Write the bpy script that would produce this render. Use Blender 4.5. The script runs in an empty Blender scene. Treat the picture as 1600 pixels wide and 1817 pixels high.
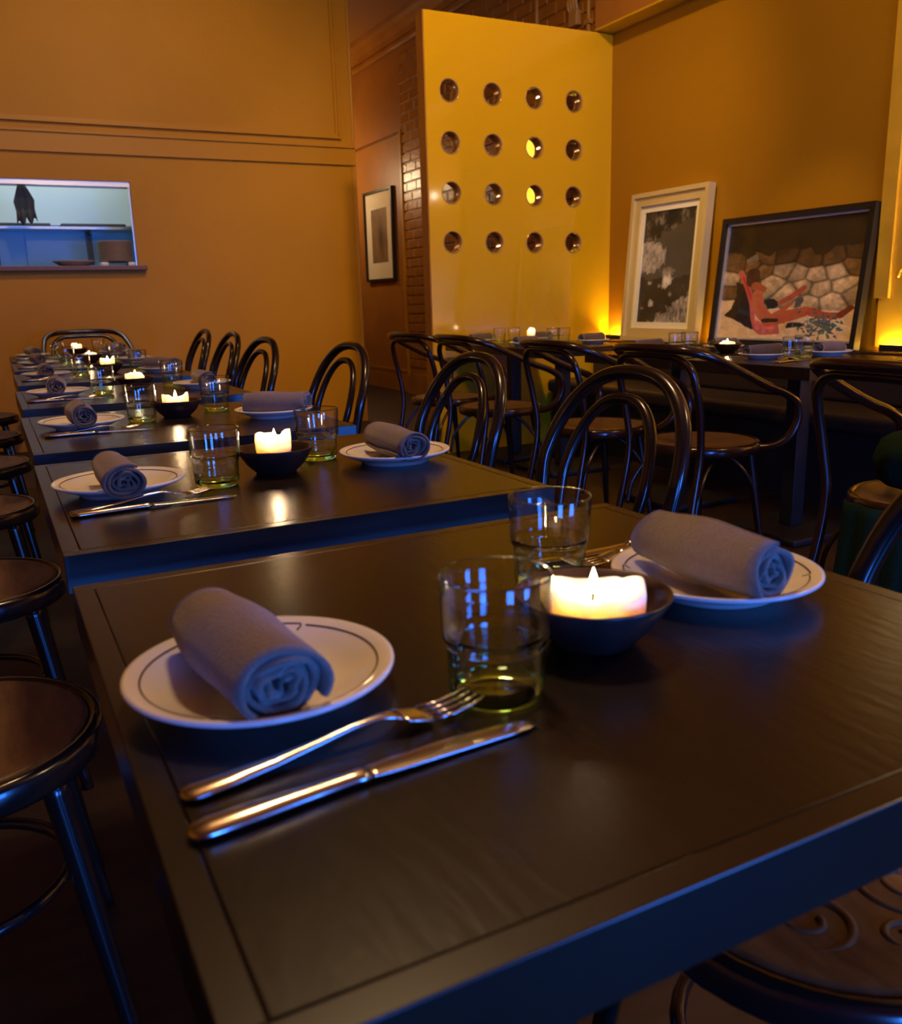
import bpy, bmesh, math, random
import numpy as np
from mathutils import Vector, Matrix

random.seed(7); rng = np.random.default_rng(7)
S = bpy.context.scene
C = S.collection
PI = math.pi

# ------------------------------------------------------------------ camera
YAW, PITCH, ROLL = math.radians(27.0735), math.radians(-13.6287), math.radians(-1.5741)
CAMZ = 1.036
def cam_axes():
    fwd = Vector((math.sin(YAW)*math.cos(PITCH), math.cos(YAW)*math.cos(PITCH), math.sin(PITCH)))
    right = Vector((math.cos(YAW), -math.sin(YAW), 0)); up = right.cross(fwd)
    r = right*math.cos(ROLL) + up*math.sin(ROLL); u = up*math.cos(ROLL) - right*math.sin(ROLL)
    return r, u, fwd
cd = bpy.data.cameras.new('camera'); cam = bpy.data.objects.new('camera', cd); C.objects.link(cam)
r_, u_, f_ = cam_axes()
cam.matrix_world = Matrix(((r_.x, u_.x, -f_.x, 0), (r_.y, u_.y, -f_.y, 0), (r_.z, u_.z, -f_.z, CAMZ), (0, 0, 0, 1)))
cd.sensor_fit = 'HORIZONTAL'; cd.sensor_width = 36.0; cd.lens = 36.0*1560.84/1600.0
cd.clip_start = 0.02; cd.clip_end = 100
cd.dof.use_dof = True; cd.dof.focus_distance = 1.75; cd.dof.aperture_fstop = 9.0
S.camera = cam

# ------------------------------------------------------------------ view, world
S.view_settings.view_transform = 'Standard'; S.view_settings.look = 'None'
S.view_settings.exposure = 0.0; S.view_settings.gamma = 1.0
S.view_settings.use_curve_mapping = False
w = bpy.data.worlds.new('dusk_sky'); S.world = w; w.use_nodes = True
w.node_tree.nodes['Background'].inputs[0].default_value = (0.025, 0.165, 0.82, 1)
w.node_tree.nodes['Background'].inputs[1].default_value = 48

# ------------------------------------------------------------------ large lights
def light(name, kind, loc, power, col, size=0.1, size_y=None, rot=(0, 0, 0), portal=False, spot=None):
    l = bpy.data.lights.new(name, kind); l.energy = power; l.color = col
    if kind == 'AREA':
        l.size = size
        if size_y: l.shape = 'RECTANGLE'; l.size_y = size_y
        if portal: l.cycles.is_portal = True
    else:
        l.shadow_soft_size = size
    if spot: l.spot_size = spot; l.spot_blend = 0.8
    o = bpy.data.objects.new(name, l); C.objects.link(o); o.location = loc; o.rotation_euler = rot
    return o
# daylight comes through the two street windows behind the camera
WIN = [(-0.2, 0.6), (1.75, 2.65)]
WZ0, WZ1, WY = 0.10, 1.45, -2.4
for i, (a, b) in enumerate(WIN):
    light('window_portal', 'AREA', ((a+b)/2, WY-0.02, (WZ0+WZ1)/2), 1, (1, 1, 1), b-a, WZ1-WZ0, (PI/2, 0, 0), portal=True)
WARM = (1.0, 0.66, 0.28)
# added unseen warm fill: spots aimed at walls and pictures, point lights overhead
def spot_at(loc, target, power, angle, size=0.06):
    d = Vector(target)-Vector(loc)
    return light('added_spot', 'SPOT', loc, power, WARM, size, rot=d.to_track_quat('-Z', 'Y').to_euler(), spot=math.radians(angle))
spot_at((1.3, 4.4, 3.7), (1.3, 7.3, 1.5), 128, 95)
spot_at((2.4, 3.2, 3.7), (3.3, 5.35, 1.7), 215, 80)
spot_at((2.5, 2.2, 3.7), (4.08, 3.6, 1.5), 62, 75)
spot_at((2.5, 2.7, 3.2), (3.99, 3.6, 1.02), 105, 27, 0.04)
spot_at((2.5, 3.4, 3.2), (3.99, 4.66, 1.12), 75, 24, 0.04)
light('added_point_fill', 'POINT', (0.8, 1.9, 3.3), 115, (1.0, 0.70, 0.36), 0.2)  # unseen fill added to warm the table tops and napkins
light('added_point_fill', 'POINT', (2.7, 0.3, 2.5), 48, (1.0, 0.70, 0.36), 0.2)  # unseen fill added to warm the nearest chair seat
# lamp on the end wall of the passage, small wall lamp above the gold panel
light('passage_lamp', 'POINT', (3.33, 10.75, 2.50), 37, (1.0, 0.78, 0.45), 0.12)
light('wall_lamp_light', 'POINT', (4.0, 2.70, 2.0), 1.5, (1.0, 0.85, 0.6), 0.03)
# kitchen strip light
light('kitchen_light', 'AREA', (0.5, 7.85, 2.5), 10, (0.78, 0.93, 1.0), 1.4, 0.5, (0, 0, 0))

# ------------------------------------------------------------------ materials
MATS = {}
def mat(name, col, rough=0.5, metal=0.0, spec=0.5, coat=0.0, noise=None, bump=None, trans=0.0, ior=1.45, emit=None, sss=0.0, sheen=0.0):
    m = bpy.data.materials.new(name); m.use_nodes = True
    nt = m.node_tree; b = nt.nodes['Principled BSDF']
    b.inputs['Base Color'].default_value = (*col, 1)
    b.inputs['Roughness'].default_value = rough; b.inputs['Metallic'].default_value = metal
    b.inputs['Specular IOR Level'].default_value = spec; b.inputs['Coat Weight'].default_value = coat
    b.inputs['Coat Roughness'].default_value = 0.06
    b.inputs['Transmission Weight'].default_value = trans; b.inputs['IOR'].default_value = ior
    if sheen: b.inputs['Sheen Weight'].default_value = sheen
    if sss:
        b.inputs['Subsurface Weight'].default_value = sss; b.inputs['Subsurface Radius'].default_value = (0.03, 0.018, 0.01)
        b.inputs['Subsurface Scale'].default_value = 1.6
    if emit:
        b.inputs['Emission Color'].default_value = (*emit[0], 1); b.inputs['Emission Strength'].default_value = emit[1]
    tc = None
    if noise or bump:
        tc = nt.nodes.new('ShaderNodeTexCoord')
    if noise:                      # (scale, amount, stretch)
        sc, amt, st = noise
        mp = nt.nodes.new('ShaderNodeMapping'); mp.inputs['Scale'].default_value = st
        nt.links.new(tc.outputs['Object'], mp.inputs['Vector'])
        n = nt.nodes.new('ShaderNodeTexNoise'); n.inputs['Scale'].default_value = sc; n.inputs['Detail'].default_value = 5
        nt.links.new(mp.outputs[0], n.inputs['Vector'])
        cr = nt.nodes.new('ShaderNodeValToRGB')
        cr.color_ramp.elements[0].position = 0.3; cr.color_ramp.elements[1].position = 0.7
        cr.color_ramp.elements[0].color = (*[c*(1-amt) for c in col], 1); cr.color_ramp.elements[1].color = (*[min(1, c*(1+amt)) for c in col], 1)
        nt.links.new(n.outputs['Fac'], cr.inputs[0]); nt.links.new(cr.outputs[0], b.inputs['Base Color'])
    if bump:                       # (scale, strength, stretch)
        sc, amt, st = bump
        mp = nt.nodes.new('ShaderNodeMapping'); mp.inputs['Scale'].default_value = st
        nt.links.new(tc.outputs['Object'], mp.inputs['Vector'])
        n = nt.nodes.new('ShaderNodeTexNoise'); n.inputs['Scale'].default_value = sc; n.inputs['Detail'].default_value = 4
        nt.links.new(mp.outputs[0], n.inputs['Vector'])
        bp = nt.nodes.new('ShaderNodeBump'); bp.inputs['Strength'].default_value = amt; bp.inputs['Distance'].default_value = 0.01
        nt.links.new(n.outputs['Fac'], bp.inputs['Height']); nt.links.new(bp.outputs[0], b.inputs['Normal'])
    MATS[name] = m
    return m
O1 = (1, 1, 1)
mat('ochre_wall', (0.50, 0.22, 0.004), 0.5, spec=0.25, noise=(1.3, 0.06, O1), bump=(60, 0.12, O1))
mat('ochre_trim', (0.50, 0.22, 0.004), 0.4, spec=0.3)
mat('mustard_wall', (0.34, 0.155, 0.004), 0.5, spec=0.25, noise=(1.1, 0.05, O1), bump=(40, 0.1, O1))
mat('brown_plaster', (0.33, 0.125, 0.014), 0.45, noise=(2.0, 0.12, O1), bump=(12, 0.35, O1))
mat('painted_brick', (0.36, 0.14, 0.016), 0.25, noise=(3.0, 0.12, O1), bump=(35, 0.35, O1))
mat('ceiling_paint', (0.36, 0.14, 0.016), 0.6)
mat('yellow_lacquer', (0.56, 0.315, 0.005), 0.09, spec=0.5, coat=0.35, bump=(3.0, 0.02, O1))
mat('floor_wood', (0.022, 0.010, 0.005), 0.45, noise=(3, 0.35, (1, 8, 1)))
mat('table_wood', (0.011, 0.0065, 0.0028), 0.27, spec=0.5, noise=(9, 0.25, (6, 1, 1)), bump=(26, 0.04, (5, 1, 1)))
mat('table_border', (0.012, 0.007, 0.003), 0.29, spec=0.5, noise=(9, 0.25, (1, 6, 1)))
mat('black_metal', (0.008, 0.008, 0.009), 0.5)
mat('bentwood', (0.010, 0.006, 0.005), 0.22, spec=0.6, coat=0.3)
mat('bentwood_brown', (0.022, 0.007, 0.004), 0.22, spec=0.6, coat=0.3)
mat('seat_wood', (0.13, 0.065, 0.022), 0.5, spec=0.5, noise=(14, 0.3, (1, 5, 1)), bump=(30, 0.15, O1))
mat('china', (0.78, 0.74, 0.68), 0.12, spec=0.5)
mat('china_line', (0.07, 0.03, 0.015), 0.2)
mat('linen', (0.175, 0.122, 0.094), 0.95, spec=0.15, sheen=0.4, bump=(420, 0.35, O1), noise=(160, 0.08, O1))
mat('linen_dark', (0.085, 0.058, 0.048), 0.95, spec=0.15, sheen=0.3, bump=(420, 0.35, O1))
mat('cutlery_steel', (0.55, 0.52, 0.47), 0.2, metal=1.0)
mat('bowl_glaze', (0.030, 0.016, 0.014), 0.28, noise=(25, 0.4, O1))
mat('wax', (0.88, 0.80, 0.70), 0.5, sss=1.0)
mat('wick', (0.01, 0.008, 0.006), 0.9)
mat('gold_frame', (0.62, 0.50, 0.22), 0.36, metal=0.35, bump=(30, 0.05, (1, 1, 4)))
mat('cream_mat', (0.80, 0.72, 0.55), 0.8)
mat('black_frame', (0.010, 0.008, 0.007), 0.4)
mat('silver_fillet', (0.6, 0.6, 0.58), 0.3, metal=0.6)
mat('gold_leaf', (0.78, 0.46, 0.03), 0.36, metal=0.3, noise=(5, 0.15, O1), bump=(7, 0.5, O1))
mat('dark_wood', (0.028, 0.013, 0.007), 0.32, noise=(10, 0.3, (1, 8, 8)))
mat('bench_leather', (0.022, 0.014, 0.010), 0.42, bump=(60, 0.1, O1))
mat('brass', (0.65, 0.45, 0.22), 0.22, metal=1.0)
mat('clear_rim', (0.42, 0.24, 0.07), 0.15, metal=0.3, coat=0.4)
mat('kitchen_white', (0.70, 0.82, 0.78), 0.35)
mat('kitchen_blue', (0.22, 0.42, 0.85), 0.3)
mat('steel', (0.5, 0.52, 0.53), 0.3, metal=1.0)
mat('dark_steel', (0.06, 0.065, 0.06), 0.4, metal=0.3)
mat('sill_wood', (0.16, 0.06, 0.022), 0.4)
mat('dish_tan', (0.42, 0.30, 0.19), 0.35)
mat('dish_white', (0.7, 0.72, 0.72), 0.3)
mat('grey_cloth', (0.11, 0.13, 0.11), 0.9)
mat('green_cloth', (0.007, 0.020, 0.010), 0.9, spec=0.1, bump=(90, 0.3, O1))
mat('cream_paper', (0.62, 0.50, 0.32), 0.7)
mat('conduit', (0.40, 0.20, 0.04), 0.35)
def emission(name, col, s):
    m = bpy.data.materials.new(name); m.use_nodes = True; nt = m.node_tree; nt.nodes.clear()
    e = nt.nodes.new('ShaderNodeEmission'); e.inputs[0].default_value = (*col, 1); e.inputs[1].default_value = s
    o = nt.nodes.new('ShaderNodeOutputMaterial'); nt.links.new(e.outputs[0], o.inputs[0]); MATS[name] = m
emission('flame', (1.0, 0.72, 0.36), 60)
emission('led', (1.0, 0.62, 0.12), 230)
emission('lit_shade', (1.0, 0.62, 0.05), 1.6)
def glassmat(name, col, rough=0.0, ior=1.46):
    m = bpy.data.materials.new(name); m.use_nodes = True; nt = m.node_tree; nt.nodes.clear()
    g = nt.nodes.new('ShaderNodeBsdfGlass'); g.inputs['Color'].default_value = (*col, 1); g.inputs['Roughness'].default_value = rough; g.inputs['IOR'].default_value = ior
    o = nt.nodes.new('ShaderNodeOutputMaterial'); nt.links.new(g.outputs[0], o.inputs[0]); MATS[name] = m
glassmat('glass_green', (0.70, 0.95, 0.48))
def thin_glass(name, face, edge):
    # clear wall of a tumbler: see-through face-on, mirror-like and tinted where the wall is seen edge-on
    m = bpy.data.materials.new(name); m.use_nodes = True; nt = m.node_tree; nt.nodes.clear()
    t = nt.nodes.new('ShaderNodeBsdfTransparent'); g = nt.nodes.new('ShaderNodeBsdfGlossy'); g.inputs['Roughness'].default_value = 0.02
    lw = nt.nodes.new('ShaderNodeLayerWeight'); lw.inputs[0].default_value = 0.5
    def powr(e):
        p = nt.nodes.new('ShaderNodeMath'); p.operation = 'POWER'; p.inputs[1].default_value = e; nt.links.new(lw.outputs['Facing'], p.inputs[0]); return p
    fr = nt.nodes.new('ShaderNodeMath'); fr.operation = 'MULTIPLY_ADD'; fr.inputs[1].default_value = 0.9; fr.inputs[2].default_value = 0.05; nt.links.new(powr(4.0).outputs[0], fr.inputs[0])
    cm = nt.nodes.new('ShaderNodeMix'); cm.data_type = 'RGBA'; cm.inputs[6].default_value = (*face, 1); cm.inputs[7].default_value = (*edge, 1)
    nt.links.new(powr(3.5).outputs[0], cm.inputs[0]); nt.links.new(cm.outputs[2], t.inputs[0])
    mx = nt.nodes.new('ShaderNodeMixShader'); o = nt.nodes.new('ShaderNodeOutputMaterial')
    nt.links.new(fr.outputs[0], mx.inputs[0]); nt.links.new(t.outputs[0], mx.inputs[1]); nt.links.new(g.outputs[0], mx.inputs[2]); nt.links.new(mx.outputs[0], o.inputs[0])
    MATS[name] = m
def panemat(name='picture_pane', tint=1.0):
    m = bpy.data.materials.new(name); m.use_nodes = True; nt = m.node_tree; nt.nodes.clear()
    t = nt.nodes.new('ShaderNodeBsdfTransparent'); g = nt.nodes.new('ShaderNodeBsdfGlossy'); g.inputs['Roughness'].default_value = 0.01
    lw = nt.nodes.new('ShaderNodeLayerWeight'); lw.inputs[0].default_value = 0.5      # Schlick: 0.04 + 0.96 * (1 - cos)^5
    pw = nt.nodes.new('ShaderNodeMath'); pw.operation = 'POWER'; pw.inputs[1].default_value = 5.0; nt.links.new(lw.outputs['Facing'], pw.inputs[0])
    fr = nt.nodes.new('ShaderNodeMath'); fr.operation = 'MULTIPLY_ADD'; fr.inputs[1].default_value = 0.96; fr.inputs[2].default_value = 0.04; nt.links.new(pw.outputs[0], fr.inputs[0])
    mx = nt.nodes.new('ShaderNodeMixShader'); o = nt.nodes.new('ShaderNodeOutputMaterial')
    nt.links.new(fr.outputs[0], mx.inputs[0]); nt.links.new(t.outputs[0], mx.inputs[1]); nt.links.new(g.outputs[0], mx.inputs[2]); nt.links.new(mx.outputs[0], o.inputs[0])
    t.inputs[0].default_value = (tint*0.985, tint, tint*0.985, 1); MATS[name] = m
panemat(); thin_glass('glass_clear', (0.985, 0.99, 0.985), (0.42, 0.50, 0.42)); thin_glass('glass_lower', (0.94, 0.985, 0.92), (0.16, 0.40, 0.14)); glassmat('glass_rim', (0.97, 0.99, 0.97))
def printmat(name):
    m = bpy.data.materials.new(name); m.use_nodes = True; nt = m.node_tree; b = nt.nodes['Principled BSDF']
    a = nt.nodes.new('ShaderNodeAttribute'); a.attribute_name = 'print_colour'
    nt.links.new(a.outputs['Color'], b.inputs['Base Color']); b.inputs['Roughness'].default_value = 0.5
    MATS[name] = m
printmat('print')

# ------------------------------------------------------------------ mesh helpers
def mk(name, verts, faces, m, parent=None, smooth=False, mats=None, fm=None):
    me = bpy.data.meshes.new(name); me.from_pydata([tuple(v) for v in verts], [], [tuple(f) for f in faces])
    for k in (mats or [m]): me.materials.append(MATS[k])
    if fm is not None: me.polygons.foreach_set('material_index', fm)
    if smooth: me.polygons.foreach_set('use_smooth', [True]*len(me.polygons))
    me.update()
    o = bpy.data.objects.new(name, me); C.objects.link(o)
    if parent: o.parent = parent
    return o
def tag(o, label=None, cat=None, group=None, kind=None):
    if label: o['label'] = label
    if cat: o['category'] = cat
    if group: o['group'] = group
    if kind: o['kind'] = kind
    return o
def thing(name, loc, label, cat, group=None, rz=0.0):
    o = bpy.data.objects.new(name, None); C.objects.link(o); o.location = loc; o.rotation_euler = (0, 0, rz); o.empty_display_size = 0.05
    return tag(o, label, cat, group)
def copy_tree(o, parent=None):
    c = o.copy(); C.objects.link(c); c.parent = parent
    for ch in [x for x in o.children]: copy_tree(ch, c)
    return c
def boxvf(x0, y0, z0, x1, y1, z1):
    v = [(x0, y0, z0), (x1, y0, z0), (x1, y1, z0), (x0, y1, z0), (x0, y0, z1), (x1, y0, z1), (x1, y1, z1), (x0, y1, z1)]
    f = [(0, 3, 2, 1), (4, 5, 6, 7), (0, 1, 5, 4), (1, 2, 6, 5), (2, 3, 7, 6), (3, 0, 4, 7)]
    return v, f
def join(parts):
    V, F = [], []
    for v, f in parts:
        n = len(V); V += list(v); F += [tuple(i+n for i in q) for q in f]
    return V, F
def boxes(name, bl, m, parent=None):
    v, f = join([boxvf(*b) for b in bl]); return mk(name, v, f, m, parent)
def bevbox(name, b, m, parent=None, bev=0.004, seg=2):
    v, f = boxvf(*b); me = bpy.data.meshes.new(name); bm = bmesh.new()
    vs = [bm.verts.new(p) for p in v]
    for q in f: bm.faces.new([vs[i] for i in q])
    bmesh.ops.bevel(bm, geom=bm.edges[:], offset=bev, segments=seg, affect='EDGES', profile=0.5)
    bm.to_mesh(me); bm.free(); me.materials.append(MATS[m])
    big = 0.5*min((b[3]-b[0])*(b[4]-b[1]), (b[4]-b[1])*(b[5]-b[2]), (b[3]-b[0])*(b[5]-b[2]))
    me.polygons.foreach_set('use_smooth', [seg > 1 and p.area < big for p in me.polygons])
    o = bpy.data.objects.new(name, me); C.objects.link(o)
    if parent: o.parent = parent
    return o
def lathe(prof, n=32, fn=None):
    V, F = [], []; idx = []
    for (r, z) in prof:
        if r < 1e-6:
            idx.append([len(V)]); V.append((0, 0, z))
        else:
            row = []
            for k in range(n):
                a = 2*PI*k/n; p = (r*math.cos(a), r*math.sin(a), z)
                if fn: p = fn(r, a, z)
                row.append(len(V)); V.append(p)
            idx.append(row)
    fi = []
    for i in range(len(prof)-1):
        A, B = idx[i], idx[i+1]
        for k in range(n):
            k2 = (k+1) % n
            if len(A) == 1 and len(B) == 1: continue
            if len(A) == 1: F.append((A[0], B[k2], B[k]))
            elif len(B) == 1: F.append((A[k], A[k2], B[0]))
            else: F.append((A[k], A[k2], B[k2], B[k]))
            fi.append(i)
    ar = sum(prof[i][0]*prof[(i+1) % len(prof)][1]-prof[(i+1) % len(prof)][0]*prof[i][1] for i in range(len(prof)))
    if ar < 0: F = [q[::-1] for q in F]
    return V, F, fi
def catmull(pts, n=8):
    P = [Vector(p) for p in pts]; out = []
    Q = [P[0]*2-P[1]] + P + [P[-1]*2-P[-2]]
    for i in range(1, len(Q)-2):
        for k in range(n):
            t = k/n; a, b, c, d = Q[i-1], Q[i], Q[i+1], Q[i+2]
            out.append(0.5*((2*b)+(c-a)*t+(2*a-5*b+4*c-d)*t*t+(3*b-a-3*c+d)*t**3))
    out.append(P[-1]); return out
def tube(pts, r, n=10, closed=False, flat=1.0):
    P = [Vector(p) for p in pts]; N = len(P)
    R = r if isinstance(r, (list, tuple)) else [r]*N
    V, F = [], []
    T = []
    for i in range(N):
        if closed: t = P[(i+1) % N]-P[(i-1) % N]
        else: t = P[min(i+1, N-1)]-P[max(i-1, 0)]
        T.append(t.normalized())
    up = Vector((0, 0, 1)) if abs(T[0].z) < 0.9 else Vector((1, 0, 0))
    u = (up-T[0]*up.dot(T[0])).normalized()
    for i in range(N):
        u = (u-T[i]*u.dot(T[i])).normalized(); v = T[i].cross(u)
        for k in range(n):
            a = 2*PI*k/n; V.append(P[i]+(u*math.cos(a)*flat+v*math.sin(a))*R[i])
    M = N if closed else N-1
    for i in range(M):
        for k in range(n):
            a, b = i*n+k, i*n+(k+1) % n; c, d = ((i+1) % N)*n+(k+1) % n, ((i+1) % N)*n+k
            F.append((a, b, c, d))
    if not closed:
        F.append(tuple(range(n-1, -1, -1))); F.append(tuple((N-1)*n+k for k in range(n)))
    return V, F
def lerp_r(vals, npts):
    return [float(np.interp(i/(npts-1)*(len(vals)-1), range(len(vals)), vals)) for i in range(npts)]
def tubeobj(name, pts, r, m, parent=None, n=10, seg=8, closed=False, smoothpath=True, flat=1.0):
    p = catmull(pts, seg) if smoothpath else [Vector(q) for q in pts]
    if isinstance(r, (list, tuple)): r = lerp_r(r, len(p))
    v, f = tube(p, r, n, closed, flat); return mk(name, v, f, m, parent, smooth=True)
def struct(o): o['kind'] = 'structure'; return o

# ------------------------------------------------------------------ the room
YB = 7.30           # ochre wall with the kitchen hatch
XW = 4.085          # mustard wall behind the bench
XB = 4.20           # brick wall of the passage
YP = 5.35           # yellow partition
ZC = 3.86           # ceiling
struct(boxes('floor', [(-3, -2.6, -0.1, 4.7, 11.2, 0)], 'floor_wood'))
struct(boxes('ceiling', [(-3, -2.6, ZC, 4.7, 11.2, ZC+0.1)], 'ceiling_paint'))
struct(boxes('wall_left', [(-3.1, -2.6, 0, -3.0, 11.2, ZC)], 'ochre_wall'))
# street wall behind the camera with its two windows
fr = []; xs = [-3.0] + [q for ab in WIN for q in ab] + [4.7]
for i in range(0, len(xs), 2): fr.append((xs[i], WY-0.2, 0, xs[i+1], WY, ZC))
for a, b in WIN: fr += [(a, WY-0.2, 0, b, WY, WZ0), (a, WY-0.2, WZ1, b, WY, ZC)]
struct(boxes('wall_front', fr, 'brown_plaster'))
for i, (a, b) in enumerate(WIN):
    t = 0.05; y0, y1 = WY-0.14, WY-0.08
    wo = boxes('window_%d' % (i+1), [(a, y0, WZ0, a+t, y1, WZ1), (b-t, y0, WZ0, b, y1, WZ1), (a+t, y0, WZ0, b-t, y1, WZ0+t), (a+t, y0, WZ1-t, b-t, y1, WZ1)], 'black_frame')
    struct(wo)
# hatch wall
HX0, HX1, HZ0, HZ1 = -0.55, 1.105, 1.345, 1.95
XE = 2.92
wb = struct(boxes('wall_back', [(-3, YB, 0, HX0, YB+0.14, ZC), (HX1, YB, 0, XE, YB+0.14, ZC), (HX0, YB, 0, HX1, YB+0.14, HZ0), (HX0, YB, HZ1, HX1, YB+0.14, ZC)], 'ochre_wall'))
# dado rail with upper and lower bead, corner bead, picture-frame moulding
struct(boxes('trim_1', [(-3, YB-0.012, 2.155, XE, YB, 2.275), (-3, YB-0.026, 2.135, XE, YB, 2.155), (-3, YB-0.03, 2.268, XE, YB, 2.285)], 'ochre_trim'))
struct(boxes('trim_2', [(-3, YB-0.03, 2.335, 2.80, YB, 2.352), (-3, YB-0.016, 2.352, 2.777, YB, 2.372), (2.78, YB-0.03, 2.352, 2.80, YB, ZC), (2.757, YB-0.016, 2.372, 2.78, YB, ZC)], 'ochre_trim'))
struct(mk('trim_3', *tube([(XE-0.005, YB-0.002, 0), (XE-0.005, YB-0.002, ZC)], 0.012, 8), 'ochre_trim'))
struct(boxes('trim_4', [(XE-0.035, YB-0.008, 0, XE-0.012, YB, 2.13)], 'ochre_trim'))
# sill and head of the hatch
struct(bevbox('trim_10', (HX0-0.06, YB-0.07, HZ0-0.035, HX1+0.055, YB+0.36, HZ0), 'sill_wood', bev=0.006))
struct(boxes('trim_5', [(HX0, YB+0.02, HZ1-0.035, HX1, YB+0.05, HZ1), (HX1-0.012, YB+0.03, HZ0, HX1, YB+0.06, HZ1)], 'steel'))
# passage end wall, brick side wall and recess
struct(boxes('wall_passage_end', [(XE-0.3, 10.95, 0, 4.7, 11.1, ZC)], 'brown_plaster'))
struct(boxes('wall_passage_left', [(XE-0.14, YB+0.14, 0, XE, 10.95, ZC)], 'brown_plaster'))
Y_PIER = 9.16; Z_LINT = 2.80
wbr = struct(boxes('wall_brick', [(XB+0.012, YP, 0, 4.5, Y_PIER, ZC), (XB+0.012, Y_PIER, Z_LINT, 4.5, 10.95, ZC), (XB+0.09, Y_PIER, 0, 4.5, 10.95, Z_LINT)], 'brown_plaster'))
# individual bricks on the passage wall
BL, BH, MJ = 0.235, 0.098, 0.012
bv = []
def brickmesh(l, h):
    c = 0.006; d0, d1 = 0.0, -0.014
    v = [(d0, 0, 0), (d0, l, 0), (d0, l, h), (d0, 0, h), (d1, c, c), (d1, l-c, c), (d1, l-c, h-c), (d1, c, h-c)]
    f = [(4, 7, 6, 5), (0, 4, 5, 1), (1, 5, 6, 2), (2, 6, 7, 3), (3, 7, 4, 0)]
    return v, f
bm_full = None; bm_half = None; rest = []; nb = 0
row = 0; z = 0.30
Y0 = YP+0.16
while z + BH < 3.60:
    y = Y_PIER - BL; first = True
    yy = Y_PIER
    off = (row % 2)
    while yy > Y0 + 0.05:
        l = BL-MJ if not (off and yy == Y_PIER) else BL/2-MJ
        l = min(l, yy-Y0-MJ)
        y1 = yy-MJ/2; y0 = y1-l
        vis = (y0 > 8.25 and z < 3.5) or (z > 2.62 and y0 < 9.0 and (z-2.62) < (y0-5.2)*0.45+0.25)
        dx = XB+0.014+rng.uniform(-0.002, 0.003)
        if vis and nb < 300:
            key = l > BL*0.7
            if key and abs(l-(BL-MJ)) < 1e-4:
                if bm_full is None:
                    o = mk('brick', *brickmesh(l, BH-MJ), 'painted_brick', wbr); bm_full = o.data
                else:
                    o = bpy.data.objects.new('brick', bm_full); C.objects.link(o); o.parent = wbr
            else:
                o = mk('brick', *brickmesh(l, BH-MJ), 'painted_brick', wbr)
            o.location = (dx, y0, z); nb += 1
        else:
            v, f = brickmesh(l, BH-MJ); rest.append(([(a+dx, b+y0, c+z) for a, b, c in v], f))
        yy = y0-MJ/2
    z += BH; row += 1
v, f = join(rest); o = mk('brick_field', v, f, 'painted_brick', wbr); o['kind'] = 'stuff'
# skirting, recess edge, crown moulding
struct(boxes('baseboard_right', [(XB-0.01, Y0, 0, XB+0.02, Y_PIER, 0.22), (XB+0.05, Y_PIER, 0, XB+0.095, 10.95, 0.22), (XB+0.045, Y_PIER, 0.22, XB+0.095, 10.95, 0.245)], 'painted_brick'))
struct(boxes('trim_6', [(XB-0.012, Y_PIER-0.015, 0.2, XB+0.02, Y_PIER+0.025, Z_LINT)], 'ochre_trim'))
def crown(name, prof, along, a0, a1, m):
    V = []
    for t in (a0, a1):
        for (d, z) in prof: V.append(along(t, d, z))
    n = len(prof); F = [(i, i+1, n+i+1, n+i) for i in range(n-1)]
    return struct(mk(name, V, F, m, smooth=False))
cp = [(0.0, 3.60), (0.035, 3.61), (0.04, 3.64), (0.02, 3.66), (0.03, 3.72), (0.07, 3.79), (0.12, 3.81), (0.125, 3.84), (0.125, ZC)]
crown('trim_7', cp, lambda t, d, z: (XB-d, t, z), 5.6, 10.95, 'painted_brick')
crown('trim_8', cp, lambda t, d, z: (t, 10.95-d, z), XE, XB, 'painted_brick')
# mustard wall behind the bench with the beam above it
ZBEAM = 2.775
struct(boxes('wall_right', [(XW, -2.4, 0, XW+0.1, YP+0.1, ZBEAM)], 'mustard_wall'))
struct(boxes('wall_right_beam', [(3.945, -2.4, ZBEAM+0.012, XW+0.1, YP+0.02, ZC)], 'brown_plaster'))
struct(boxes('trim_uplit_colour', [(3.945, -2.4, ZBEAM, XW+0.1, YP+0.02, ZBEAM+0.012)], 'yellow_lacquer'))  # uplit look of the beam's underside put into its yellow colour

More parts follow.
